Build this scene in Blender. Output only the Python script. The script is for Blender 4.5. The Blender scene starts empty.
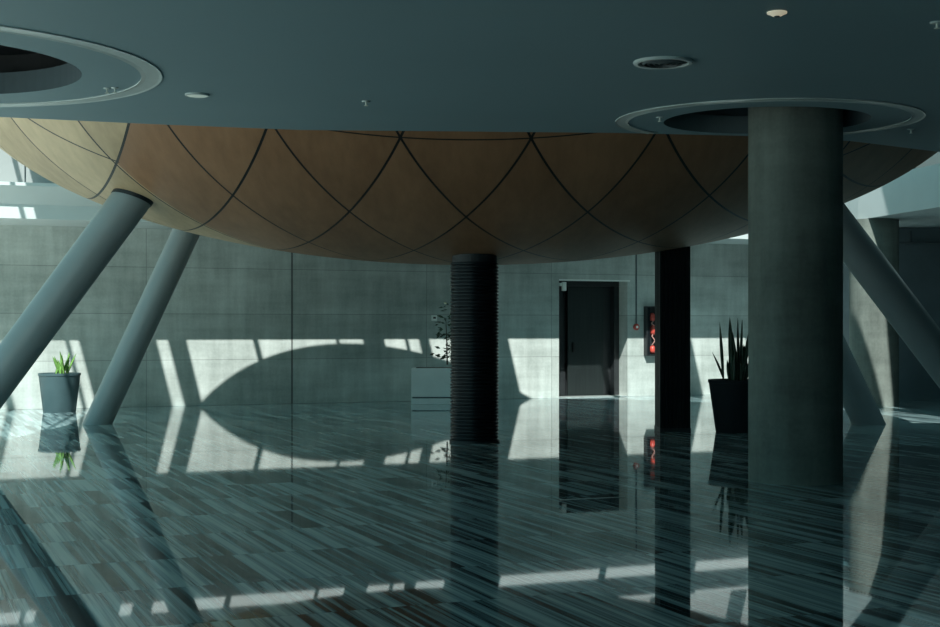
import bpy, bmesh, math, random
from mathutils import Vector, Matrix
random.seed(7)
PI = math.pi
SC = bpy.context.scene
COL = SC.collection
# ------------------------------------------------------------------ camera
F, CX, HY, EYE = 1400.0, 470.0, 327.0, 1.6
cam = bpy.data.cameras.new('camera')
cam.sensor_fit = 'HORIZONTAL'; cam.sensor_width = 36.0
cam.lens = F / 940.0 * 36.0
cam.shift_y = (HY - 313.5) / 940.0
cam.clip_end = 300
camo = bpy.data.objects.new('camera', cam); COL.objects.link(camo)
camo.location = (0, 0, EYE); camo.rotation_euler = (PI/2, 0, 0)
SC.camera = camo
SC.view_settings.view_transform = 'Standard'; SC.view_settings.look = 'None'
SC.view_settings.gamma = 1.0; SC.view_settings.use_curve_mapping = False
SC.view_settings.exposure = 0.0

def at(px, py, D):
    return Vector(((px-CX)/F*D, D, EYE+(HY-py)/F*D))
def on_z(px, py, z):
    return at(px, py, (z-EYE)*F/(HY-py))
def wall_pt(px, z=0.0):
    D = F*EYE/(83-.0215*px)
    return Vector(((px-CX)/F*D, D, z))
WDIR = (wall_pt(600)-wall_pt(0)).normalized()            # along the back wall, to the right
WNRM = Vector((WDIR.y, -WDIR.x, 0))                      # off the wall, into the hall
WANG = math.atan2(WDIR.y, WDIR.x)
W0 = wall_pt(292)                                        # the expansion joint
def wall_u(px): return (wall_pt(px)-W0).dot(WDIR)

# ------------------------------------------------------------------ materials
def nodes_of(name):
    m = bpy.data.materials.new(name); m.use_nodes = True
    nt = m.node_tree; b = nt.nodes['Principled BSDF']
    return m, nt, b
def N(nt, t, **kw):
    n = nt.nodes.new(t)
    for k, v in kw.items(): setattr(n, k, v)
    return n
def math_n(nt, op, a, b=None, c=None):
    n = N(nt, 'ShaderNodeMath', operation=op)
    for i, v in enumerate((a, b, c)):
        if v is None: continue
        if hasattr(v, 'is_output'): nt.links.new(v, n.inputs[i])
        else: n.inputs[i].default_value = v
    return n.outputs[0]
def mixc(nt, fac, a, b, mode='MIX'):
    n = N(nt, 'ShaderNodeMix', data_type='RGBA', blend_type=mode)
    for s, v in ((n.inputs[0], fac), (n.inputs[6], a), (n.inputs[7], b)):
        if hasattr(v, 'is_output'): nt.links.new(v, s)
        else: s.default_value = v if not isinstance(v, tuple) else (*v[:3], 1)
    return n.outputs[2]
def ramp(nt, src, stops):
    n = N(nt, 'ShaderNodeValToRGB'); e = n.color_ramp.elements
    e[0].position, e[0].color = stops[0][0], (*stops[0][1], 1)
    e[1].position, e[1].color = stops[-1][0], (*stops[-1][1], 1)
    for p, c in stops[1:-1]:
        x = e.new(p); x.color = (*c, 1)
    nt.links.new(src, n.inputs[0]); return n.outputs[0]
def noise(nt, vec, scale, detail=4, rough=.55):
    n = N(nt, 'ShaderNodeTexNoise'); n.inputs['Scale'].default_value = scale
    n.inputs['Detail'].default_value = detail; n.inputs['Roughness'].default_value = rough
    if vec is not None: nt.links.new(vec, n.inputs['Vector'])
    return n.outputs[0]
def objvec(nt, scale=(1,1,1), rotz=0, loc=(0,0,0)):
    tc = N(nt, 'ShaderNodeTexCoord'); mp = N(nt, 'ShaderNodeMapping')
    mp.inputs['Scale'].default_value = scale; mp.inputs['Rotation'].default_value = (0,0,rotz)
    mp.inputs['Location'].default_value = loc
    nt.links.new(tc.outputs['Object'], mp.inputs['Vector']); return mp.outputs[0]
def bump(nt, b, h, strength=.3, dist=.01):
    n = N(nt, 'ShaderNodeBump'); n.inputs['Strength'].default_value = strength
    n.inputs['Distance'].default_value = dist
    nt.links.new(h, n.inputs['Height']); nt.links.new(n.outputs[0], b.inputs['Normal'])
def plain(name, col, rough=.5, metal=0, var=.12, scale=6, spec=.5, stretch=(1,1,1)):
    m, nt, b = nodes_of(name)
    f = noise(nt, objvec(nt, stretch), scale)
    lo = tuple(c*(1-var) for c in col); hi = tuple(min(1, c*(1+var)) for c in col)
    nt.links.new(ramp(nt, f, [(.3, lo), (.7, hi)]), b.inputs['Base Color'])
    b.inputs['Roughness'].default_value = rough; b.inputs['Metallic'].default_value = metal
    b.inputs['Specular IOR Level'].default_value = spec
    return m

def concrete(name, dark, light, joints=None):
    m, nt, b = nodes_of(name)
    v = objvec(nt)
    f1 = noise(nt, v, .7, 5, .6); f2 = noise(nt, objvec(nt, (1, 1, .12)), 5, 5, .6); f3 = noise(nt, v, 22, 3)
    f4 = noise(nt, objvec(nt, (.18, .18, 1.4)), 3.2, 3)
    s = math_n(nt, 'ADD', math_n(nt, 'MULTIPLY', f1, .45), math_n(nt, 'MULTIPLY', f2, .25))
    s = math_n(nt, 'ADD', s, math_n(nt, 'ADD', math_n(nt, 'MULTIPLY', f3, .1), math_n(nt, 'MULTIPLY', f4, .2)))
    c = ramp(nt, s, [(.40, dark), (.62, light)])
    if joints:
        px_, pz_ = joints
        sp = N(nt, 'ShaderNodeSeparateXYZ'); nt.links.new(v, sp.inputs[0])
        def line(coord, period, w):
            q = math_n(nt, 'DIVIDE', coord, period)
            d = math_n(nt, 'ABSOLUTE', math_n(nt, 'SUBTRACT', q, math_n(nt, 'ROUND', q)))
            return math_n(nt, 'LESS_THAN', math_n(nt, 'MULTIPLY', d, period), w)
        lz = line(sp.outputs[2], pz_, .007); lx = line(sp.outputs[0], px_, .007)
        l0 = math_n(nt, 'LESS_THAN', math_n(nt, 'ABSOLUTE', sp.outputs[0]), .02)
        L = math_n(nt, 'MULTIPLY', math_n(nt, 'MAXIMUM', lz, lx), .45)
        L = math_n(nt, 'MAXIMUM', L, math_n(nt, 'MULTIPLY', l0, .85))
        cell = N(nt, 'ShaderNodeCombineXYZ')
        nt.links.new(math_n(nt, 'FLOOR', math_n(nt, 'DIVIDE', sp.outputs[0], px_)), cell.inputs[0])
        nt.links.new(math_n(nt, 'FLOOR', math_n(nt, 'DIVIDE', sp.outputs[2], pz_)), cell.inputs[1])
        wn = N(nt, 'ShaderNodeTexWhiteNoise', noise_dimensions='2D'); nt.links.new(cell.outputs[0], wn.inputs['Vector'])
        g = math_n(nt, 'ADD', math_n(nt, 'MULTIPLY', wn.outputs[0], .16), .9)
        cc = N(nt, 'ShaderNodeVectorMath', operation='SCALE'); nt.links.new(c, cc.inputs[0]); nt.links.new(g, cc.inputs['Scale'])
        c = mixc(nt, L, cc.outputs[0], tuple(x*.25 for x in dark))
    nt.links.new(c, b.inputs['Base Color'])
    b.inputs['Roughness'].default_value = .75; b.inputs['Specular IOR Level'].default_value = .3
    bump(nt, b, s, .25, .02)
    return m

M = {}
M['wall'] = concrete('board_concrete', (.36,.385,.36), (.66,.685,.65), (3.0, .933))
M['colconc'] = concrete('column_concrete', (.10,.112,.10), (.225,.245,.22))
M['ceiling'] = plain('ceiling_paint', (.235,.33,.37), .6, var=.03, scale=.6)
M['ring'] = plain('ring_trim', (.62,.66,.66), .25, var=.04)
M['white'] = plain('white_plaster', (.32,.33,.325), .7, var=.03, scale=1.5)
M['fascia'] = plain('fascia_plaster', (.58,.61,.61), .6, var=.03, scale=1.5)
M['roof'] = plain('roof_paint', (.35,.37,.37), .8, var=.05)
M['recess'] = plain('recess_paint', (.13,.165,.185), .6, var=.15, scale=1.2)
M['shaft'] = plain('shaft_paint', (.05,.075,.09), .6, var=.05)
M['black'] = plain('black_rubber', (.012,.014,.018), .5, var=.2, scale=9)
M['blackrib'] = plain('black_ribbed_sleeve', (.006,.008,.012), .3, var=.2, scale=9, spec=.22)
M['blackbox'] = plain('black_cladding', (.008,.010,.012), .45, var=.2, scale=9, spec=.15)
M['steel'] = plain('painted_steel', (.265,.295,.305), .36, var=.05, scale=2)
M['pot'] = plain('pot_grey', (.05,.088,.098), .5, var=.08, scale=4)
M['potdark'] = plain('pot_charcoal', (.015,.018,.022), .6, var=.1, scale=4, spec=.15)
M['soil'] = plain('soil', (.03,.022,.015), .95, var=.4, scale=40)
M['leaf'] = plain('leaf_green', (.16,.33,.07), .45, var=.4, scale=12)
M['leafdark'] = plain('leaf_dark_green', (.035,.06,.03), .45, var=.4, scale=12)
M['stem'] = plain('stem_brown', (.06,.04,.025), .8, var=.3, scale=20)
M['planter'] = plain('planter_white', (.80,.81,.80), .5, var=.04, scale=3)
M['doormetal'] = plain('door_metal', (.035,.043,.043), .4, metal=.6, var=.15, scale=3, stretch=(6,6,.3))
M['doordark'] = plain('door_frame_dark', (.022,.024,.026), .4, var=.2, scale=4)
M['chrome'] = plain('handle_metal', (.05,.05,.05), .3, metal=.8)
M['lampwhite'] = plain('lamp_white', (.72,.72,.66), .5, var=.05)
def lamp_mat(name, col, e):
    m, nt, b = nodes_of(name); b.inputs['Base Color'].default_value = (.75,.75,.7,1)
    b.inputs['Emission Color'].default_value = (*col,1); b.inputs['Emission Strength'].default_value = e; return m
M['lampcool'] = lamp_mat('lamp_diffuser_cool', (.62,.80,.70), .22); M['glowwarm'] = lamp_mat('fitting_glow_warm', (.85,.75,.52), .38)
M['plastic'] = plain('plastic_white', (.92,.92,.88), .5, var=.05)
M['red'] = plain('red_enamel', (.55,.07,.05), .4, var=.2, scale=14)
M['pink'] = plain('pink_print', (.60,.30,.26), .5, var=.2, scale=20)
M['vent'] = plain('vent_metal', (.09,.11,.12), .45, var=.1)
M['inlay'] = plain('inlay_steel', (.75,.78,.76), .35, metal=.7, var=.05)
def glass_mat():
    m, nt, b = nodes_of('clear_glass')
    b.inputs['Base Color'].default_value = (.85,.93,.93,1); b.inputs['Roughness'].default_value = .02
    b.inputs['Transmission Weight'].default_value = 1.0; b.inputs['IOR'].default_value = 1.1
    return m
M['glass'] = glass_mat()

def floor_mat():
    m, nt, b = nodes_of('striped_marble')
    v = objvec(nt, (1,1,1), -WANG)          # x along the back wall, y towards it
    sp = N(nt, 'ShaderNodeSeparateXYZ'); nt.links.new(v, sp.inputs[0])
    TL, TW = 1.08, .85
    row = math_n(nt, 'FLOOR', math_n(nt, 'DIVIDE', sp.outputs[1], TL))
    wr = N(nt, 'ShaderNodeTexWhiteNoise', noise_dimensions='1D'); nt.links.new(row, wr.inputs['W'])
    ush = math_n(nt, 'ADD', sp.outputs[0], math_n(nt, 'MULTIPLY', wr.outputs[0], 3.7))
    colm = math_n(nt, 'FLOOR', math_n(nt, 'DIVIDE', ush, TW))
    cell = N(nt, 'ShaderNodeCombineXYZ'); nt.links.new(row, cell.inputs[0]); nt.links.new(colm, cell.inputs[1])
    wn = N(nt, 'ShaderNodeTexWhiteNoise', noise_dimensions='2D'); nt.links.new(cell.outputs[0], wn.inputs['Vector'])
    # streaks run up the tile; each tile is cut from another place in the block
    off = math_n(nt, 'MULTIPLY', wn.outputs[0], 40)
    p = N(nt, 'ShaderNodeCombineXYZ')
    nt.links.new(math_n(nt, 'ADD', sp.outputs[0], off), p.inputs[0])
    nt.links.new(math_n(nt, 'MULTIPLY', sp.outputs[1], .012), p.inputs[1])
    nt.links.new(off, p.inputs[2])
    s1 = noise(nt, p.outputs[0], 9, 3, .6); s2 = noise(nt, p.outputs[0], 30, 3, .6)
    s = math_n(nt, 'ADD', math_n(nt, 'MULTIPLY', s1, .65), math_n(nt, 'MULTIPLY', s2, .35))
    s = math_n(nt, 'ADD', s, math_n(nt, 'MULTIPLY', math_n(nt, 'SUBTRACT', wn.outputs[0], .5), .02))
    c = ramp(nt, s, [(.42, (.016,.028,.034)), (.50, (.27,.39,.41)), (.58, (.54,.70,.71))])
    def edge(q, per, w):
        r = math_n(nt, 'DIVIDE', q, per); d = math_n(nt, 'ABSOLUTE', math_n(nt, 'SUBTRACT', r, math_n(nt, 'ROUND', r)))
        return math_n(nt, 'LESS_THAN', math_n(nt, 'MULTIPLY', d, per), w)
    L = math_n(nt, 'MAXIMUM', edge(sp.outputs[1], TL, .003), edge(ush, TW, .002))
    c = mixc(nt, math_n(nt, 'MULTIPLY', L, .5), c, (.03,.035,.035))
    nt.links.new(c, b.inputs['Base Color'])
    rr = math_n(nt, 'ADD', math_n(nt, 'MULTIPLY', s, .03), .012)
    nt.links.new(rr, b.inputs['Roughness'])
    b.inputs['IOR'].default_value = 1.46
    return m
M['floor'] = floor_mat()
M['bounce'] = plain('pale_bounce_ground', (.82,.80,.74), .8, var=.06, scale=2)

# the bowl
BX, BY, BZ, BA, BB, BC, RIM = .02, 20.76, 5.18, 7.35, 6.655, 2.647, 4.55
def bowl_z(x, y):
    t = 1-((x-BX)/BA)**2-((y-BY)/BB)**2
    return BZ-BC*math.sqrt(max(t, 0))
def bowl_hit(p, d):
    S = Vector((BA, BB, BC)); o = p-Vector((BX, BY, BZ))
    o2 = Vector((o.x/S.x, o.y/S.y, o.z/S.z)); d2 = Vector((d.x/S.x, d.y/S.y, d.z/S.z))
    a, b, c = d2.dot(d2), d2.dot(o2), o2.dot(o2)-1
    return p+d*((-b-math.sqrt(max(b*b-a*c, 0)))/a)
def wood_mat():
    m, nt, b = nodes_of('bowl_veneer')
    v = objvec(nt); sp = N(nt, 'ShaderNodeSeparateXYZ'); nt.links.new(v, sp.inputs[0])
    # object origin is the bowl's axis, y = 0 on the axis
    x = math_n(nt, 'ADD', sp.outputs[0], BX-.67); y = math_n(nt, 'ADD', sp.outputs[1], BY-15.33)
    x = math_n(nt, 'SUBTRACT', x, math_n(nt, 'MULTIPLY', math_n(nt, 'MULTIPLY', math_n(nt, 'MAXIMUM', sp.outputs[0], 0.0), y), .022))
    k = math_n(nt, 'MULTIPLY', y, .388)
    P = 1.432
    c1 = math_n(nt, 'DIVIDE', math_n(nt, 'SUBTRACT', x, k), P); c2 = math_n(nt, 'DIVIDE', math_n(nt, 'ADD', x, k), P)
    def dist(q, per):
        return math_n(nt, 'MULTIPLY', math_n(nt, 'ABSOLUTE', math_n(nt, 'SUBTRACT', q, math_n(nt, 'ROUND', q))), per)
    l1 = math_n(nt, 'LESS_THAN', dist(c1, P*.93), .0145); l2 = math_n(nt, 'LESS_THAN', dist(c2, P*.93), .0145)
    h1 = math_n(nt, 'LESS_THAN', math_n(nt, 'ABSOLUTE', y), .010)
    h2 = math_n(nt, 'LESS_THAN', math_n(nt, 'ABSOLUTE', math_n(nt, 'SUBTRACT', y, 1.75)), .016)
    h2 = math_n(nt, 'MULTIPLY', h2, math_n(nt, 'GREATER_THAN', math_n(nt, 'ABSOLUTE', sp.outputs[0]), 4.30))
    L = math_n(nt, 'MAXIMUM', math_n(nt, 'MAXIMUM', l1, l2), math_n(nt, 'MAXIMUM', h1, h2))
    cell = N(nt, 'ShaderNodeCombineXYZ')
    nt.links.new(math_n(nt, 'FLOOR', c1), cell.inputs[0]); nt.links.new(math_n(nt, 'FLOOR', c2), cell.inputs[1])
    wn = N(nt, 'ShaderNodeTexWhiteNoise', noise_dimensions='2D'); nt.links.new(cell.outputs[0], wn.inputs['Vector'])
    g1 = noise(nt, objvec(nt, (1, .25, .25)), 9, 5, .6); g2 = noise(nt, objvec(nt, (1, .4, .4)), 1.6, 3)
    s = math_n(nt, 'ADD', math_n(nt, 'MULTIPLY', g1, .5), math_n(nt, 'MULTIPLY', g2, .5))
    s = math_n(nt, 'ADD', s, math_n(nt, 'MULTIPLY', math_n(nt, 'SUBTRACT', wn.outputs[0], .5), .26))
    c = ramp(nt, s, [(.3, (.225,.105,.052)), (.7, (.37,.185,.098))])
    pale = ramp(nt, s, [(.3, (.37,.25,.145)), (.7, (.58,.41,.25))])      # panels at the left side and lower strip: paler colour
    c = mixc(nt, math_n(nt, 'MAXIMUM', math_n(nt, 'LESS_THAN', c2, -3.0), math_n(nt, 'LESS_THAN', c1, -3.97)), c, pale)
    c = mixc(nt, L, c, (.004,.004,.005))
    nt.links.new(c, b.inputs['Base Color']); b.inputs['Roughness'].default_value = .5
    b.inputs['Specular IOR Level'].default_value = .35
    bump(nt, b, math_n(nt, 'SUBTRACT', 1.0, L), .6, .02)
    return m
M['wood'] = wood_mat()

# ------------------------------------------------------------------ mesh helpers
def finish(name, bm, mat, parent=None, smooth=False, loc=None, rotz=0, bevel=0):
    bmesh.ops.recalc_face_normals(bm, faces=bm.faces)
    me = bpy.data.meshes.new(name); bm.to_mesh(me); bm.free()
    o = bpy.data.objects.new(name, me); COL.objects.link(o)
    if mat: me.materials.append(mat)
    if smooth:
        for p in me.polygons: p.use_smooth = True
    if loc is not None: o.location = loc
    o.rotation_euler = (0, 0, rotz)
    if parent: o.parent = parent
    if bevel:
        md = o.modifiers.new('bevel', 'BEVEL'); md.width = bevel; md.segments = 2; md.limit_method = 'ANGLE'
    return o
def sharp(o, deg=35):
    me = o.data
    bm = bmesh.new(); bm.from_mesh(me)
    for e in bm.edges:
        if len(e.link_faces) == 2 and e.calc_face_angle(0) > math.radians(deg): e.smooth = False
    for f in bm.faces: f.smooth = True
    bm.to_mesh(me); bm.free(); return o
def box(bm, x0, x1, y0, y1, z0, z1):
    v = [bm.verts.new((x, y, z)) for z in (z0, z1) for x, y in ((x0,y0),(x1,y0),(x1,y1),(x0,y1))]
    for f in ((3,2,1,0),(4,5,6,7),(0,1,5,4),(1,2,6,5),(2,3,7,6),(3,0,4,7)): bm.faces.new([v[i] for i in f])
def prism(bm, pts, z0, z1):
    a = [bm.verts.new((p[0], p[1], z0)) for p in pts]; b = [bm.verts.new((p[0], p[1], z1)) for p in pts]
    n = len(pts); bm.faces.new(a); bm.faces.new(b)
    for i in range(n): bm.faces.new((a[i], a[(i+1)%n], b[(i+1)%n], b[i]))
def lathe(bm, prof, seg=48, c=(0,0), close=False):
    rings = []
    for r, z in prof:
        if r < 1e-6: rings.append([bm.verts.new((c[0], c[1], z))])
        else: rings.append([bm.verts.new((c[0]+r*math.cos(2*PI*i/seg), c[1]+r*math.sin(2*PI*i/seg), z)) for i in range(seg)])
    pr = list(zip(rings, rings[1:])) + ([(rings[-1], rings[0])] if close else [])
    for a, b in pr:
        for i in range(seg):
            j = (i+1) % seg
            if len(a) == 1 and len(b) == 1: continue
            if len(a) == 1: bm.faces.new((a[0], b[i], b[j]))
            elif len(b) == 1: bm.faces.new((a[i], a[j], b[0]))
            else: bm.faces.new((a[i], a[j], b[j], b[i]))
def tube(bm, pts, rad, seg=8):
    rings = []
    for i, p in enumerate(pts):
        p = Vector(p); d = (Vector(pts[min(i+1, len(pts)-1)])-Vector(pts[max(i-1, 0)])).normalized()
        u = d.orthogonal().normalized(); w = d.cross(u)
        r = rad[i] if isinstance(rad, (list, tuple)) else rad
        rings.append([bm.verts.new(p+u*r*math.cos(2*PI*k/seg)+w*r*math.sin(2*PI*k/seg)) for k in range(seg)])
    for a, b in zip(rings, rings[1:]):
        for k in range(seg): bm.faces.new((a[k], a[(k+1)%seg], b[(k+1)%seg], b[k]))
    bm.faces.new(rings[0]); bm.faces.new(rings[-1])
def tag(o, label, cat, group=None, kind=None):
    o['label'] = label; o['category'] = cat
    if group: o['group'] = group
    if kind: o['kind'] = kind
    return o
def thing(name, label, cat, loc=(0,0,0), rotz=0, group=None, kind='thing'):
    o = bpy.data.objects.new(name, None); COL.objects.link(o); o.location = loc; o.rotation_euler = (0,0,rotz)
    return tag(o, label, cat, group, kind)
def struct(o):
    o['kind'] = 'structure'; return o
def NB(): return bmesh.new()

# ------------------------------------------------------------------ setting
EDGE = [(-6.6, -14), (-6.6, 11), (-9.4, 22.5), (-9.4, 44)]
bm = NB(); prism(bm, EDGE+[(15, 44), (15, -14)], -.3, 0); struct(finish('floor', bm, M['floor']))

bm = NB(); prism(bm, [(-40, -14)]+EDGE+[(-40, 44)], -.3, -.01); struct(finish('bounce_ground', bm, M['bounce']))  # pale ground added out of view to bounce sunlight onto the bowl
UL, UR = wall_u(-330), wall_u(800)
du0, du1 = wall_u(559), wall_u(627.5); DT = 2.68
WT = .85
# back wall with the lift opening (local: x along the wall, y into the wall, z up)
bm = NB()
box(bm, UL, du0, 0, WT, 0, 7.0); box(bm, du1, UR, 0, WT, 0, 7.0); box(bm, du0, du1, 0, WT, DT, 7.0)
struct(finish('wall_back', bm, M['wall'], loc=W0, rotz=WANG))
def wl(u, v, z=0):                                      # point in wall coordinates (v off the wall into the hall)
    return W0+WDIR*u+WNRM*v+Vector((0,0,z))

# the lift door in its opening: a real recess with two leaves
d1 = bpy.data.objects.new('door_1', None); COL.objects.link(d1); d1.location = wl((du0+du1)/2, 0); d1.rotation_euler = (0,0,WANG); d1['kind'] = 'structure'
hw = (du1-du0)/2
bm = NB(); box(bm, -hw, hw, WT-.06, WT, 0, DT); finish('back_panel', bm, M['doordark'], d1)
bm = NB(); box(bm, -hw, hw, .40, WT-.06, DT-.14, DT); box(bm, hw-.13, hw, .40, WT-.06, 0, DT-.14); box(bm, -hw, -hw+.05, .40, WT-.06, 0, DT-.14)
finish('frame', bm, M['doordark'], d1, bevel=.006)
bm = NB(); box(bm, -hw+.05, -hw+.47, .62, .68, 0.02, DT-.14)
finish('door_leaf', bm, M['doordark'], d1, bevel=.004)
bm = NB(); box(bm, -hw+.47, hw-.36, .50, .56, .02, DT-.14)
for z in (.62, 1.24, 1.86): box(bm, -hw+.47, hw-.36, .496, .50, z, z+.012)
lf = finish('door_leaf', bm, M['doormetal'], d1, bevel=.004)
bm = NB(); box(bm, -hw+.58, -hw+.64, .46, .50, 1.02, 1.24); finish('handle', bm, M['chrome'], lf, bevel=.008)
bm = NB(); box(bm, hw-.36, hw-.13, .58, .66, .02, DT-.14); finish('door_leaf', bm, M['doordark'], d1, bevel=.004)
bm = NB(); box(bm, -hw, hw, 0.0, .40, 0.001, .02); finish('threshold', bm, M['inlay'], d1)
bm = NB(); box(bm, -hw, hw+.06, -.012, .03, DT-.035, DT); finish('lit_head_strip', bm, M['plastic'], d1)  # pale strip stands in for the sunlit edge of the opening's head

# gallery round the void: lip, leaning fascia, deck, upper wall
ZL, ZM, ZO, ZT = 3.57, 3.83, 4.14, 4.2
GN, LEAN = 1.80, .29
def gallery(path, back, name, mat_f):
    """path: lip line in plan, inward normals; back: matching points at the rear of the deck."""
    bm = NB(); rows = []
    n = len(path)
    for i in range(n):
        a, b = path[max(i-1, 0)], path[min(i+1, n-1)]
        d = (b-a).normalized(); nn = Vector((d.y, -d.x, 0))
        p = path[i]
        prof = [(back[i], ZL), (p, ZL), (p, ZM), (p+nn*LEAN, ZO), (p+nn*LEAN, ZT), (back[i], ZT)]
        rows.append([bm.verts.new((q.x, q.y, z)) for q, z in prof])
    for a, b in zip(rows, rows[1:]):
        for k in range(6): bm.faces.new((a[k], b[k], b[(k+1)%6], a[(k+1)%6]))
    bm.faces.new(rows[0]); bm.faces.new(rows[-1])
    return struct(finish(name, bm, mat_f))
e0, e1 = wl(UL, GN), wl(0, GN)
tcor = (7.1-e1.x)/WDIR.x
corner = e1+WDIR*tcor
gallery([e0, corner], [wl(UL, .002), wl((corner-W0).dot(WDIR)+.8, .002)], 'ceiling_gallery', M['fascia'])
rp = [(7.5, 31.75), (7.9, 28.5), (8.2, 27.0), (8.53, 25.4), (9.2, 22.5), (10.3, 20.6), (13.8, 20.6), (13.8, 31.75)]
bm = NB(); prism(bm, rp, 3.78, 4.57); struct(finish('ceiling_gallery_right', bm, M['fascia']))
# upper wall above the gallery
bm = NB(); box(bm, UL, UR+6, -.9, -.75, ZT, 7.0); struct(finish('wall_upper', bm, M['white'], loc=W0, rotz=WANG))
bm = NB(); box(bm, 10.9, 11.05, 17, 37, 4.575, 7.0); struct(finish('wall_upper_right', bm, M['white']))

bm = NB(); box(bm, -3.5, 14.1, -6.3, -6, 0, 7.0); struct(finish('unseen_light_block_wall', bm, M['roof']))  # unseen wall added behind the camera to cut light from there
pp = at(28, 182, 24.75); pu = (pp-W0).dot(WDIR)
for i in range(-2, 3):
    q = wl(pu+i*2.4, GN+.18)
    bm = NB(); box(bm, -.012, .012, -.02, .02, ZT+.001, ZT+.75); struct(finish('gallery_post', bm, M['vent'], loc=(q.x, q.y, 0), rotz=WANG))
# recess on the right under the gallery
pe = wl(UR, 0)
bm = NB(); prism(bm, [(8.85, 30.6), (13.8, 30.6), (13.8, 30.9), (9.0, 30.9), (pe.x+.25, pe.y+.3), (pe.x, pe.y+.02)], 0, 3.775); struct(finish('wall_recess', bm, M['recess']))
bm = NB(); box(bm, 13.8, 14.1, -12, 39.2, 0, 7.0); struct(finish('wall_right', bm, M['recess']))
bm = NB(); box(bm, 9.0, 13.5, 30.50, 30.58, 3.42, 3.46)
for i in range(4): box(bm, 9.6+i*1.1, 9.63+i*1.1, 30.50, 30.58, 3.46, 3.70)
struct(finish('trim_4', bm, M['vent']))
# lower ceiling: flat underside at 3.7, far edge traced in plan, cut by two openings
ZC = 3.70
edge = [on_z(x, y, ZC) for x, y in ((0,117), (150,124), (300,130), (470,131.5), (620,133), (750,136), (850,141), (940,152))]
def circ3(a, b, c):
    ax, ay, bx, by, cx, cy = a.x, a.y, b.x, b.y, c.x, c.y
    d = 2*(ax*(by-cy)+bx*(cy-ay)+cx*(ay-by))
    ux = ((ax*ax+ay*ay)*(by-cy)+(bx*bx+by*by)*(cy-ay)+(cx*cx+cy*cy)*(ay-by))/d
    uy = ((ax*ax+ay*ay)*(cx-bx)+(bx*bx+by*by)*(ax-cx)+(cx*cx+cy*cy)*(bx-ax))/d
    return ux, uy, math.hypot(ax-ux, ay-uy)
lo = circ3(on_z(162,78,ZC), on_z(0,25,ZC), on_z(0,106,ZC))
li = circ3(on_z(82,76,ZC), on_z(0,45,ZC), on_z(0,94,ZC))
HOLES = [((li[0], li[1]), li[2], li[2]), ((3.02, 14.27), 1.04, .94)]
def ell(c, rx, ry, n=72, k=1.0): return [(c[0]+rx*k*math.cos(2*PI*i/n), c[1]+ry*k*math.sin(2*PI*i/n)) for i in range(n)]
outer = [(-7.2, 13.2)] + [(p.x, p.y) for p in edge] + [(7.6, 18.6), (9.1, 20.5), (13.8, 20.5), (13.8, -4), (-7.2, -4)]
bm = NB()
def loop(bm, pts, z):
    v = [bm.verts.new((x, y, z)) for x, y in pts]
    return v, [bm.edges.new((v[i], v[(i+1) % len(v)])) for i in range(len(v))]
for z in (ZC, ZC+.06):
    es = []
    vo, eo = loop(bm, outer, z); es += eo
    hv = []
    for c, rx, ry in HOLES:
        v, e = loop(bm, ell(c, rx, ry), z); es += e; hv.append(v)
    bmesh.ops.triangle_fill(bm, edges=es, use_beauty=True, use_dissolve=False)
    if z == ZC: lower = (vo, hv)
    else:
        for a, b in zip([lower[0]]+lower[1], [vo]+hv):
            for i in range(len(a)):
                j = (i+1) % len(a); bm.faces.new((a[i], a[j], b[j], b[i]))
struct(finish('ceiling', bm, M['ceiling']))
# dark shaft above each opening: a short collar, then a wider black void
for i, (c, rx, ry) in enumerate(HOLES):
    n = 72
    def skin(steps, mat, cap=False):
        bm = NB(); rows = [[bm.verts.new((x, y, z)) for x, y in ell(c, rx+g, ry+g, n)] for g, z in steps]
        for p, q in zip(rows, rows[1:]):
            for k in range(n): bm.faces.new((p[k], p[(k+1)%n], q[(k+1)%n], q[k]))
        if cap: bm.faces.new(rows[-1])
        struct(finish('ceiling_shaft', bm, mat))
    g = .35 if i == 0 else .03
    skin([(-.004, ZC+.0005), (-.004, ZC+.19)], M['shaft'] if i == 0 else M['recess'])
    skin([(-.004, ZC+.19), (g, ZC+.20), (g, ZC+.42)], M['black'] if i == 0 else M['shaft'], True)
# flat trim rings round the openings
def ring(c, rx, ry, w, name, maxy=None):
    bm = NB(); n = 144; rows = []
    for i in range(n+1):
        t = 2*PI*i/n; q = []
        for k, z in ((0, ZC-.001), (0, ZC-.012), (w*.22, ZC-.006), (w*.85, ZC-.006), (w, ZC-.010), (w, ZC-.001)):
            q.append(Vector((c[0]+(rx-w+k)*math.cos(t), c[1]+(ry-w+k)*math.sin(t), z)))
        ok = maxy is None or all(p.y < maxy(p.x)-.02 for p in q)
        rows.append([bm.verts.new(p) for p in q] if ok else None)
    for a, b in zip(rows, rows[1:]):
        if a and b:
            for k in range(5): bm.faces.new((a[k], a[k+1], b[k+1], b[k]))
    return struct(finish(name, bm, M['ring']))
def edge_y(x):
    for a, b in zip(outer, outer[1:]):
        if a[0] <= x <= b[0] and b[0] > a[0]: return a[1]+(b[1]-a[1])*(x-a[0])/(b[0]-a[0])
    return 99
ring((lo[0], lo[1]), lo[2], lo[2], .17, 'trim_1')
ring((3.02, 14.2), 1.54, 1.38, .13, 'trim_2', edge_y)

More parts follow.
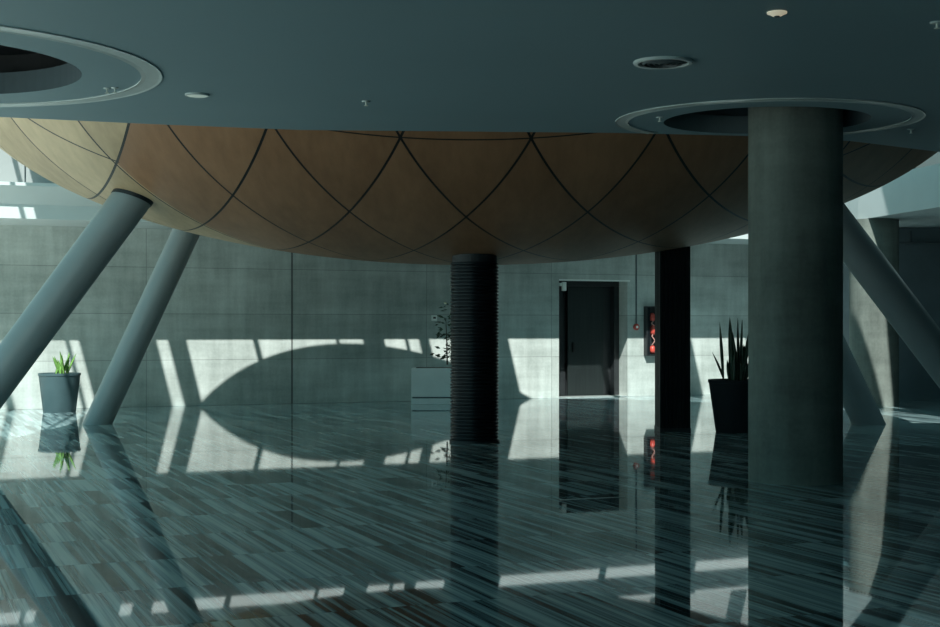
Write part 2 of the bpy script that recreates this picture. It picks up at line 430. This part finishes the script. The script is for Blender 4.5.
# main roof slab over the hall and roof with the skylight over the void
bm = NB(); box(bm, -7.2, 13.8, -4, 12.3, ZC+.5, ZC+.8); struct(finish('ceiling_slab', bm, M['roof']))
ZR = 7.0
bm = NB()
box(bm, -7.2, 14.1, 0, 16.7, ZR, ZR+.3); box(bm, 7.85, 8.6, 16.7, 30, ZR, ZR+.3); box(bm, 10.7, 14.1, 16.7, 40, ZR, ZR+.3)  # narrow middle strip added out of view to trim the sun at right
prism(bm, [tuple(wl(UL, -.75).xy), tuple(wl(UR+6, -.75).xy), (8.6, 40), (-12.5, 40)], ZR, ZR+.3)
struct(finish('ceiling_roof', bm, M['roof']))

# sun: over the far rim of the bowl onto the back wall
SUN = Vector((.10, 1.0, -1.10))
def sky_pt(px, z=1.37):
    w = wall_pt(px, z); return w-SUN*((ZR-z)/1.10)
BD = Vector((.17, -.985, 0)).normalized()
for p0, p1 in ((-12,-4), (64,68), (78,155), (167,185), (252,257), (335,338), (362,383), (404,407), (418,428), (455,507), (600,606), (668,690), (745,760)):
    a, b = sky_pt(p0), sky_pt(p1)
    bm = NB()
    prism(bm, [tuple((a+BD*12).xy), tuple((b+BD*12).xy), tuple((b-BD*8).xy), tuple((a-BD*8).xy)], ZR+.02, ZR+.08)
    struct(finish('skylight_beam', bm, M['roof']))

# ------------------------------------------------------------------ the wooden bowl
bm = NB(); seg, rn = 224, 64
phr = math.acos((BZ-RIM)/BC); prof = []
vs0 = bm.verts.new((0, 0, BZ-BC)); prev = None
for j in range(1, rn+1):
    ph = phr*j/rn
    cur = [bm.verts.new((BA*math.sin(ph)*math.cos(2*PI*i/seg), BB*math.sin(ph)*math.sin(2*PI*i/seg), BZ-BC*math.cos(ph))) for i in range(seg)]
    for i in range(seg):
        k = (i+1) % seg
        if prev is None: bm.faces.new((vs0, cur[k], cur[i]))
        else: bm.faces.new((prev[i], prev[k], cur[k], cur[i]))
    prev = cur
bm.faces.new(prev)
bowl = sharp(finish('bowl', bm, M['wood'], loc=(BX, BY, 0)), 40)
tag(bowl, 'huge wood-clad bowl with a dark diamond seam pattern hanging above the hall', 'bowl', kind='thing')

# ------------------------------------------------------------------ columns
def slanted(foot, top, dia, label, mat=M['steel']):
    foot, top = Vector(foot), Vector(top)
    root = thing('slanted_column', label, 'column', foot, group='slanted steel columns under the bowl')
    d = (top-foot).normalized(); u = d.cross(Vector((0,1,0))).normalized(); w = d.cross(u)
    def sweep(r, t0=None, n=48, back=0.0, length=None):
        bm = NB(); A, B = [], []
        for i in range(n):
            p = foot+u*r*math.cos(2*PI*i/n)+w*r*math.sin(2*PI*i/n)
            g = p-d*(p.z/d.z); hit = bowl_hit(g, d)
            if length: a, b = hit-d*length, hit-d*.002
            else: a, b = g+d*(.0/d.z), hit-d*back
            A.append(bm.verts.new(a-foot)); B.append(bm.verts.new(b-foot))
        for i in range(n): bm.faces.new((A[i], A[(i+1)%n], B[(i+1)%n], B[i]))
        bm.faces.new(A); bm.faces.new(B); return bm
    sharp(finish('shaft', sweep(dia/2, back=.05), mat, root))
    sharp(finish('collar', sweep(dia/2*1.03, length=.055), M['black'], root))
    return root
slanted((-6.85, 18.3, 0), (-4.39, 18.3, 3.32), .50, 'large grey slanted steel column in the left foreground, its foot out of frame')
slanted((-6.15, 23.1, 0), (-4.62, 23.1, 3.3), .445, 'pale grey slanted column beside the grey plant pot on the left')
slanted((7.05, 18.3, 0), (4.51, 18.3, 3.32), .465, 'dark slanted column running down to the right edge behind the concrete column')
slanted((6.58, 23.1, 0), (5.0, 23.1, 3.3), .50, 'slanted column foot just right of the concrete column base')

# big concrete column in front
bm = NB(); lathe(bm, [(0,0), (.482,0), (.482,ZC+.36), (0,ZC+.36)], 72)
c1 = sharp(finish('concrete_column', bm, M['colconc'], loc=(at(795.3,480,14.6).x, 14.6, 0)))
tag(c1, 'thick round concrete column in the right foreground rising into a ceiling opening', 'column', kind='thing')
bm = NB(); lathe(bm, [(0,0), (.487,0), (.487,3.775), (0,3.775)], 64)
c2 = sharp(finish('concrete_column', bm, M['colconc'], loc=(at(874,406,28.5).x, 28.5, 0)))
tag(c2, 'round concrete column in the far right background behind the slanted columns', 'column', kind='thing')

# black ribbed central column
cc = thing('ribbed_column', 'black ribbed round column under the middle of the bowl', 'column', (at(474.5,444,19.5).x, 19.5, 0))
R0 = .315; ztop = bowl_z(cc.location.x, 19.5)
bm = NB()
n = 56; A, B = [], []
for i in range(n):
    x, y = R0*math.cos(2*PI*i/n), R0*math.sin(2*PI*i/n)
    A.append(bm.verts.new((x, y, 0))); B.append(bm.verts.new((x, y, bowl_z(cc.location.x+x, 19.5+y)-.002)))
for i in range(n): bm.faces.new((A[i], A[(i+1)%n], B[(i+1)%n], B[i]))
bm.faces.new(A); bm.faces.new(B)
sharp(finish('core', bm, M['black'], cc))
prof = []; z = .0; pitch = .048
prof.append((R0+.002, .002))
while z < ztop-.10:
    prof += [(R0+.002, z+.006), (R0+.022, z+.016), (R0+.022, z+pitch-.010), (R0+.002, z+pitch-.001)]; z += pitch
bm = NB(); lathe(bm, prof, 56)
sharp(finish('ribbed_sleeve', bm, M['blackrib'], cc), 25)
bm = NB(); lathe(bm, [(R0+.003,0.001), (R0+.035,0.001), (R0+.035,.03), (R0+.003,.03)], 56, close=True); sharp(finish('base_ring', bm, M['black'], cc))

# black fluted box column
bl, br = at(660.5,432,21.3), at(690.5,432,21.3)
bc = thing('box_column', 'black rectangular fluted column right of the fire cabinet', 'column', ((bl.x+br.x)/2, 21.63, 0))
w2 = (br.x-bl.x)/2; dd = .32
pts = []
def flute(ax, ay, bx, by, n, depth):
    out = []
    L = math.hypot(bx-ax, by-ay); nx, ny = (by-ay)/L, -(bx-ax)/L
    for i in range(n):
        for t, k in ((0,0), (.7,0), (.75,-depth), (.95,-depth)):
            f = (i+t)/n; out.append((ax+(bx-ax)*f+nx*k, ay+(by-ay)*f+ny*k))
    return out
pts = flute(-w2,-dd, w2,-dd, 7, .018)+flute(w2,-dd, w2,dd, 4, .018)+flute(w2,dd, -w2,dd, 7, .018)+flute(-w2,dd, -w2,-dd, 4, .018)
bm = NB(); cx_ = bc.location.x
A = [bm.verts.new((x, y, .06)) for x, y in pts]; B = [bm.verts.new((x, y, bowl_z(cx_+x, 21.63+y)-.003)) for x, y in pts]
for i in range(len(pts)): bm.faces.new((A[i], A[(i+1)%len(pts)], B[(i+1)%len(pts)], B[i]))
bm.faces.new(A); bm.faces.new(B); finish('cladding', bm, M['blackbox'], bc)
bm = NB(); box(bm, -w2-.008, w2+.008, -dd-.008, dd+.008, 0, .06); finish('plinth', bm, M['black'], bc)

# ------------------------------------------------------------------ plants
def blade(bm, base, lean, length, width, curl=.1, thick=.006, n=8):
    """a strap leaf with a keel: lofted diamond section"""
    base = Vector(base); lean = Vector(lean); up = Vector((0,0,1))
    side = Matrix.Rotation(random.uniform(-.8, .8), 3, 'Z') @ Vector((1,0,0))
    prev = None
    for i in range(n+1):
        t = i/n
        p = base+up*length*t*(1-.12*curl*t)+lean*length*(t+curl*t*t)
        wd = width*(.38+2.0*t-1.0*t*t)*(1-t**2.6)*.95+.001
        nn = side.cross(up).normalized()
        q = [bm.verts.new(p+side*wd*.5), bm.verts.new(p+nn*thick*(1-t*.7)), bm.verts.new(p-side*wd*.5), bm.verts.new(p-nn*thick*.4)]
        if prev:
            for k in range(4): bm.faces.new((prev[k], prev[(k+1)%4], q[(k+1)%4], q[k]))
        else: bm.faces.new(q)
        prev = q
    bm.faces.new(prev)
def pot(root, rt, rb, h, mat):
    bm = NB()
    lathe(bm, [(0,0), (rb*.98,0), (rb,.012), (rt-.012,h-.05), (rt,h-.045), (rt,h-.004), (rt-.006,h), (rt-.03,h), (rt-.04,h-.06), (0,h-.065)], 64)
    sharp(finish('pot', bm, mat, root), 30)
    bm = NB(); lathe(bm, [(0,h-.062), (rt-.045,h-.062), (rt-.06,h-.05), (0,h-.04)], 40); finish('soil', bm, M['soil'], root, smooth=True)
# left pot
D = 26.35
lp = thing('potted_plant', 'tapered grey pot with short green leaves standing by the sunlit wall', 'plant', (at(59.5,411,D).x, D, 0), group='floor plants in tapered pots')
pot(lp, .39, .30, .735, M['pot'])
for i in range(15):
    a = random.uniform(0, 2*PI); r = random.uniform(0, .16)
    bm = NB(); ln = random.uniform(.28, .52) if i % 3 else random.uniform(.18, .3)
    tx = random.uniform(-.30, .30)
    blade(bm, (r*math.cos(a)+.02, r*math.sin(a), .68), (tx, random.uniform(-.2,.2), 0), ln, random.uniform(.05,.075), .25)
    finish('leaf', bm, M['leaf'], lp, smooth=True)
# right pot
D = 21.35
rpn = thing('potted_plant', 'tapered black pot with tall dark sword leaves beside the thick concrete column', 'plant', (at(736.5,433,D).x, D, 0), group='floor plants in tapered pots')
pot(rpn, .43, .315, .80, M['potdark'])
LV = [(-.20,-.02,.95,-.06,.05,.055), (-.17,.03,.50,-.32,.3,.05), (-.05,.05,1.02,-.05,.03,.10), (.02,-.06,.78,-.10,.05,.09), (.05,.02,.98,.04,.06,.085), (.09,-.03,.70,.14,.1,.09),
      (.14,.05,.62,.28,.2,.06), (-.09,-.08,.55,-.02,.05,.085), (.10,.08,.86,.12,.08,.085), (.0,.1,.66,-.06,.1,.09), (.16,-.06,.46,.40,.3,.06), (-.02,-.12,.40,.02,.1,.09), (.06,-.1,.52,.16,.1,.1), (.03,.0,1.0,.0,.03,.06)]
for i in range(12):
    LV.append((random.uniform(-.14,.16), random.uniform(-.12,.12), random.uniform(.3,.75), random.uniform(-.12,.22), random.uniform(.05,.2), random.uniform(.07,.10)))
for x, y, ln, lx, cu, wd in LV:
    bm = NB(); blade(bm, (x, y, .74), (lx, random.uniform(-.1,.1), 0), ln, wd, cu, .01); finish('leaf', bm, M['leafdark'], rpn, smooth=True)
# planter box behind the ribbed column
D = 29.0
pb = thing('planter', 'low pale grey planter box with a thin shrub behind the ribbed column', 'planter', (at(434,403,D).x, D+.35, 0), rotz=0)
bm = NB(); box(bm, -.47, .47, -.35, .35, .15, .745); finish('box', bm, M['planter'], pb, bevel=.008)
bm = NB(); box(bm, -.45, .45, -.33, .33, .12, .15); finish('shadow_gap', bm, M['vent'], pb)
bm = NB(); box(bm, -.47, .47, -.35, .35, .0, .12); finish('base', bm, M['planter'], pb, bevel=.006)
bm = NB(); box(bm, -.38, .38, -.24, .24, .746, .752); finish('soil', bm, M['soil'], pb)
for k, (x, y, hgt, lx) in enumerate(((.36,0,1.25,.0), (.44,.05,1.05,.02), (.27,-.03,.95,-.03))):
    bm = NB(); tube(bm, [(x, y, .81), (x+lx*.4, y, .81+hgt*.5), (x+lx, y+.03, .81+hgt)], [.016,.012,.006], 8)
    finish('stem', bm, M['stem'], pb, smooth=True)
    bm = NB()
    for i in range(46):
        t = random.uniform(.12, 1.05); a = random.uniform(0, 2*PI); r = random.uniform(.03, .30)*(1.1-.35*t)
        c = Vector((x+lx*t+r*math.cos(a)*.9, y+r*math.sin(a)*.6, .81+hgt*t))
        d = Vector((math.cos(a), math.sin(a)*.7, random.uniform(-.6,.4))).normalized(); s = d.orthogonal().normalized()
        s = Matrix.Rotation(random.uniform(-.8,.8), 3, d) @ s; nn = d.cross(s); L = random.uniform(.09,.16)
        v = [bm.verts.new(c), bm.verts.new(c+d*L*.45+s*L*.2+nn*.01), bm.verts.new(c+d*L), bm.verts.new(c+d*L*.45-s*L*.2+nn*.01), bm.verts.new(c+d*L*.45-nn*.008)]
        for f in ((0,1,4), (1,2,4), (2,3,4), (3,0,4)): bm.faces.new([v[q] for q in f])
    finish('foliage', bm, M['leafdark'], pb)

# ------------------------------------------------------------------ small things on the wall
def on_wall(name, label, cat, px, py, off=0):
    u = wall_u(px); p = wl(u, off); D = p.y
    return thing(name, label, cat, (p.x, p.y, EYE+(HY-py)/F*D), WANG)
sw = on_wall('thermostat', 'small white square wall control to the left of the ribbed column', 'switch', 434, 318)
bm = NB(); box(bm, -.065, .065, -.03, 0, -.06, .06); finish('housing', bm, M['plastic'], sw, bevel=.008)
bm = NB(); box(bm, -.03, .03, -.036, -.03, -.015, .025); finish('display', bm, M['black'], sw)
cp = on_wall('fire_call_point', 'red round fire call point on a wall conduit right of the lift door', 'alarm', 636, 327)
bm = NB(); lathe(bm, [(0,0), (.075,0), (.075,.03), (.06,.05), (0,.055)], 28)
bmesh.ops.rotate(bm, verts=bm.verts, cent=(0,0,0), matrix=Matrix.Rotation(PI/2, 3, 'X')); sharp(finish('housing', bm, M['red'], cp))
bm = NB(); box(bm, -.028, .028, -.062, -.054, -.028, .028); finish('button', bm, M['plastic'], cp, bevel=.004)
bm = NB(); box(bm, -.012, .012, -.024, 0, .076, ZL-cp.location.z-.01); finish('conduit', bm, M['vent'], cp)
fc = on_wall('fire_cabinet', 'dark wall cabinet holding red gear, beside the black rectangular column', 'cabinet', 656.5, 331)
cw, ch = .34, .57
bm = NB(); box(bm, -cw, cw, -.03, 0, -ch, ch); box(bm, -cw, -cw+.03, -.14, -.03, -ch, ch); box(bm, cw-.03, cw, -.14, -.03, -ch, ch)
box(bm, -cw+.03, cw-.03, -.14, -.03, ch-.03, ch); box(bm, -cw+.03, cw-.03, -.14, -.03, -ch, -ch+.03); finish('body', bm, M['doordark'], fc)
bm = NB(); box(bm, -cw+.03, -.25, -.145, -.115, -ch+.03, ch-.03); finish('door_stile', bm, M['blackbox'], fc, bevel=.004)
for zc_, rr in ((.33,.075), (.03,.10), (-.42,.075)):
    bm = NB(); lathe(bm, [(0,-rr*1.3), (rr*.7,-rr*1.2), (rr,-rr*.5), (rr*.9,rr*.5), (rr*.4,rr*1.1), (0,rr*1.2)], 20, c=(-.14,-.075)); bmesh.ops.translate(bm, verts=bm.verts, vec=(random.uniform(-.02,.02),0,zc_))
    finish('red_gear', bm, M['red'], fc, smooth=True)
bm = NB(); tube(bm, [(-.10,-.10,.28), (-.20,-.11,.18), (-.10,-.12,.10), (-.19,-.12,-.12), (-.10,-.11,-.22), (-.18,-.1,-.33)], .016, 8); finish('hose', bm, M['pink'], fc, smooth=True)
# small white fitting under the door head
sg = on_wall('door_sensor', 'small white box fitting under the left end of the lift door head', 'sensor', 566, 286, -.10)
bm = NB(); box(bm, -.05, .05, -.03, .03, -.11, .09); finish('housing', bm, M['plastic'], sg, bevel=.01)
bm = NB(); box(bm, -.12, -.06, -.02, .02, .0, .07); finish('bracket', bm, M['plastic'], sg, bevel=.006)

# ------------------------------------------------------------------ ceiling fittings
p = on_z(663, 61.5, ZC)
v = thing('ceiling_vent', 'round louvred air vent in the ceiling left of the large column', 'vent', (p.x, p.y, ZC))
bm = NB(); lathe(bm, [(.235,-.001), (.235,-.012), (.225,-.022), (.20,-.022), (.19,-.010), (.19,-.001)], 48); sharp(finish('frame', bm, M['ring'], v))
bm = NB(); lathe(bm, [(0,-.002), (.19,-.002), (.19,-.006), (0,-.006)], 40); finish('backing', bm, M['black'], v)
for r in (.165, .125, .085, .045):
    bm = NB(); lathe(bm, [(r,-.008), (r+.006,-.008), (r-.012,-.026), (r-.018,-.026)], 40, close=True); finish('louvre', bm, M['vent'], v, smooth=True)
p = on_z(197, 94.3, ZC)
v = thing('ceiling_lamp', 'round pale recessed ceiling lamp beside the left ring opening', 'lamp', (p.x, p.y, ZC), group=None)
bm = NB(); lathe(bm, [(0,-.012), (.085,-.016), (.095,-.012)], 36); sharp(finish('diffuser', bm, M['lampcool'], v))
bm = NB(); lathe(bm, [(.095,-.001), (.108,-.001), (.108,-.016), (.095,-.018)], 36, close=True); sharp(finish('rim', bm, M['ring'], v))
p = on_z(777, 12, ZC)
v = thing('ceiling_fitting', 'small round ceiling fitting with a warm glow high above the thick concrete column', 'lamp', (p.x, p.y, ZC))
bm = NB(); lathe(bm, [(0,-.028), (.03,-.028), (.045,-.018), (.066,-.010), (.066,-.001), (0,-.001)], 28); sharp(finish('lens', bm, M['glowwarm'], v))  # round fitting, its pale tone set by a faint warm emission
bm = NB(); lathe(bm, [(0,-.036), (.016,-.036), (.02,-.028), (0,-.028)], 16); finish('centre_cap', bm, M['vent'], v)
def sprinkler(px, py, label, s=1.0):
    p = on_z(px, py, ZC)
    v = thing('ceiling_sprinkler', label, 'sprinkler', (p.x, p.y, ZC), group='ceiling sprinklers')
    bm = NB(); lathe(bm, [(0,-.001), (.04*s,-.001), (.036*s,-.010), (0,-.012)], 20); sharp(finish('plate', bm, M['ring'], v))
    bm = NB(); lathe(bm, [(0,-.012), (.008,-.012), (.008,-.04), (.02,-.042), (.02,-.046), (0,-.046)], 12); finish('head', bm, M['lampwhite'], v)
sprinkler(366, 101, 'ceiling sprinkler near the ceiling edge at left of centre')
sprinkler(660, 117, 'ceiling sprinkler inside the ring around the concrete column')
sprinkler(911, 129, 'ceiling sprinkler just right of the ring around the concrete column')
sprinkler(107, 88, 'ceiling sprinkler inside the large left ring, its left one of two', .8)
sprinkler(115, 87.5, 'ceiling sprinkler inside the large left ring, its right one of two', .8)
sprinkler(937, 22, 'ceiling sprinkler at the top right corner of the picture', 1.2)

# floor inlay strip
a, b = at(560, 500, EYE*F/(500-HY)), at(624, 497, EYE*F/(497-HY))
t = (b-a); L = math.hypot(t.x, t.y)
bm = NB(); box(bm, 0, L, -.012, .012, .0005, .003); struct(finish('trim_3', bm, M['inlay'], loc=(a.x, a.y, 0), rotz=math.atan2(t.y, t.x)))

# glass balustrade in the recess
gb = thing('glass_balustrade', 'glass balustrade with a thin steel rail in the dark recess at right', 'railing', (9.0, 31.0, 0))
bm = NB(); box(bm, -.55, 4.7, -.02, .02, 1.05, 1.09); finish('top_rail', bm, M['inlay'], gb)
bm = NB(); box(bm, -.55, 4.7, -.02, .02, .28, .31); finish('bottom_rail', bm, M['vent'], gb)
for i in range(3):
    x0 = -.52+i*1.75
    bm = NB(); box(bm, x0, x0+1.68, -.008, .008, .311, 1.049); finish('pane', bm, M['glass'], gb)
for i in range(4):
    x0 = -.55+i*1.745
    bm = NB(); box(bm, x0-.015, x0+.015, -.019, .019, 0, 1.05); finish('post', bm, M['vent'], gb)

# ------------------------------------------------------------------ light
w = bpy.data.worlds.new('sky'); SC.world = w; w.use_nodes = True
bg = w.node_tree.nodes['Background']
bg.inputs[0].default_value = (.34, .83, .90, 1); bg.inputs[1].default_value = .85
sl = bpy.data.lights.new('sun', 'SUN'); sl.energy = 7.0; sl.angle = math.radians(.55); sl.color = (.92, 1.0, .95)
so = bpy.data.objects.new('sun', sl); COL.objects.link(so)
so.rotation_euler = SUN.to_track_quat('-Z', 'Y').to_euler(); so.location = (0, -10, 20)
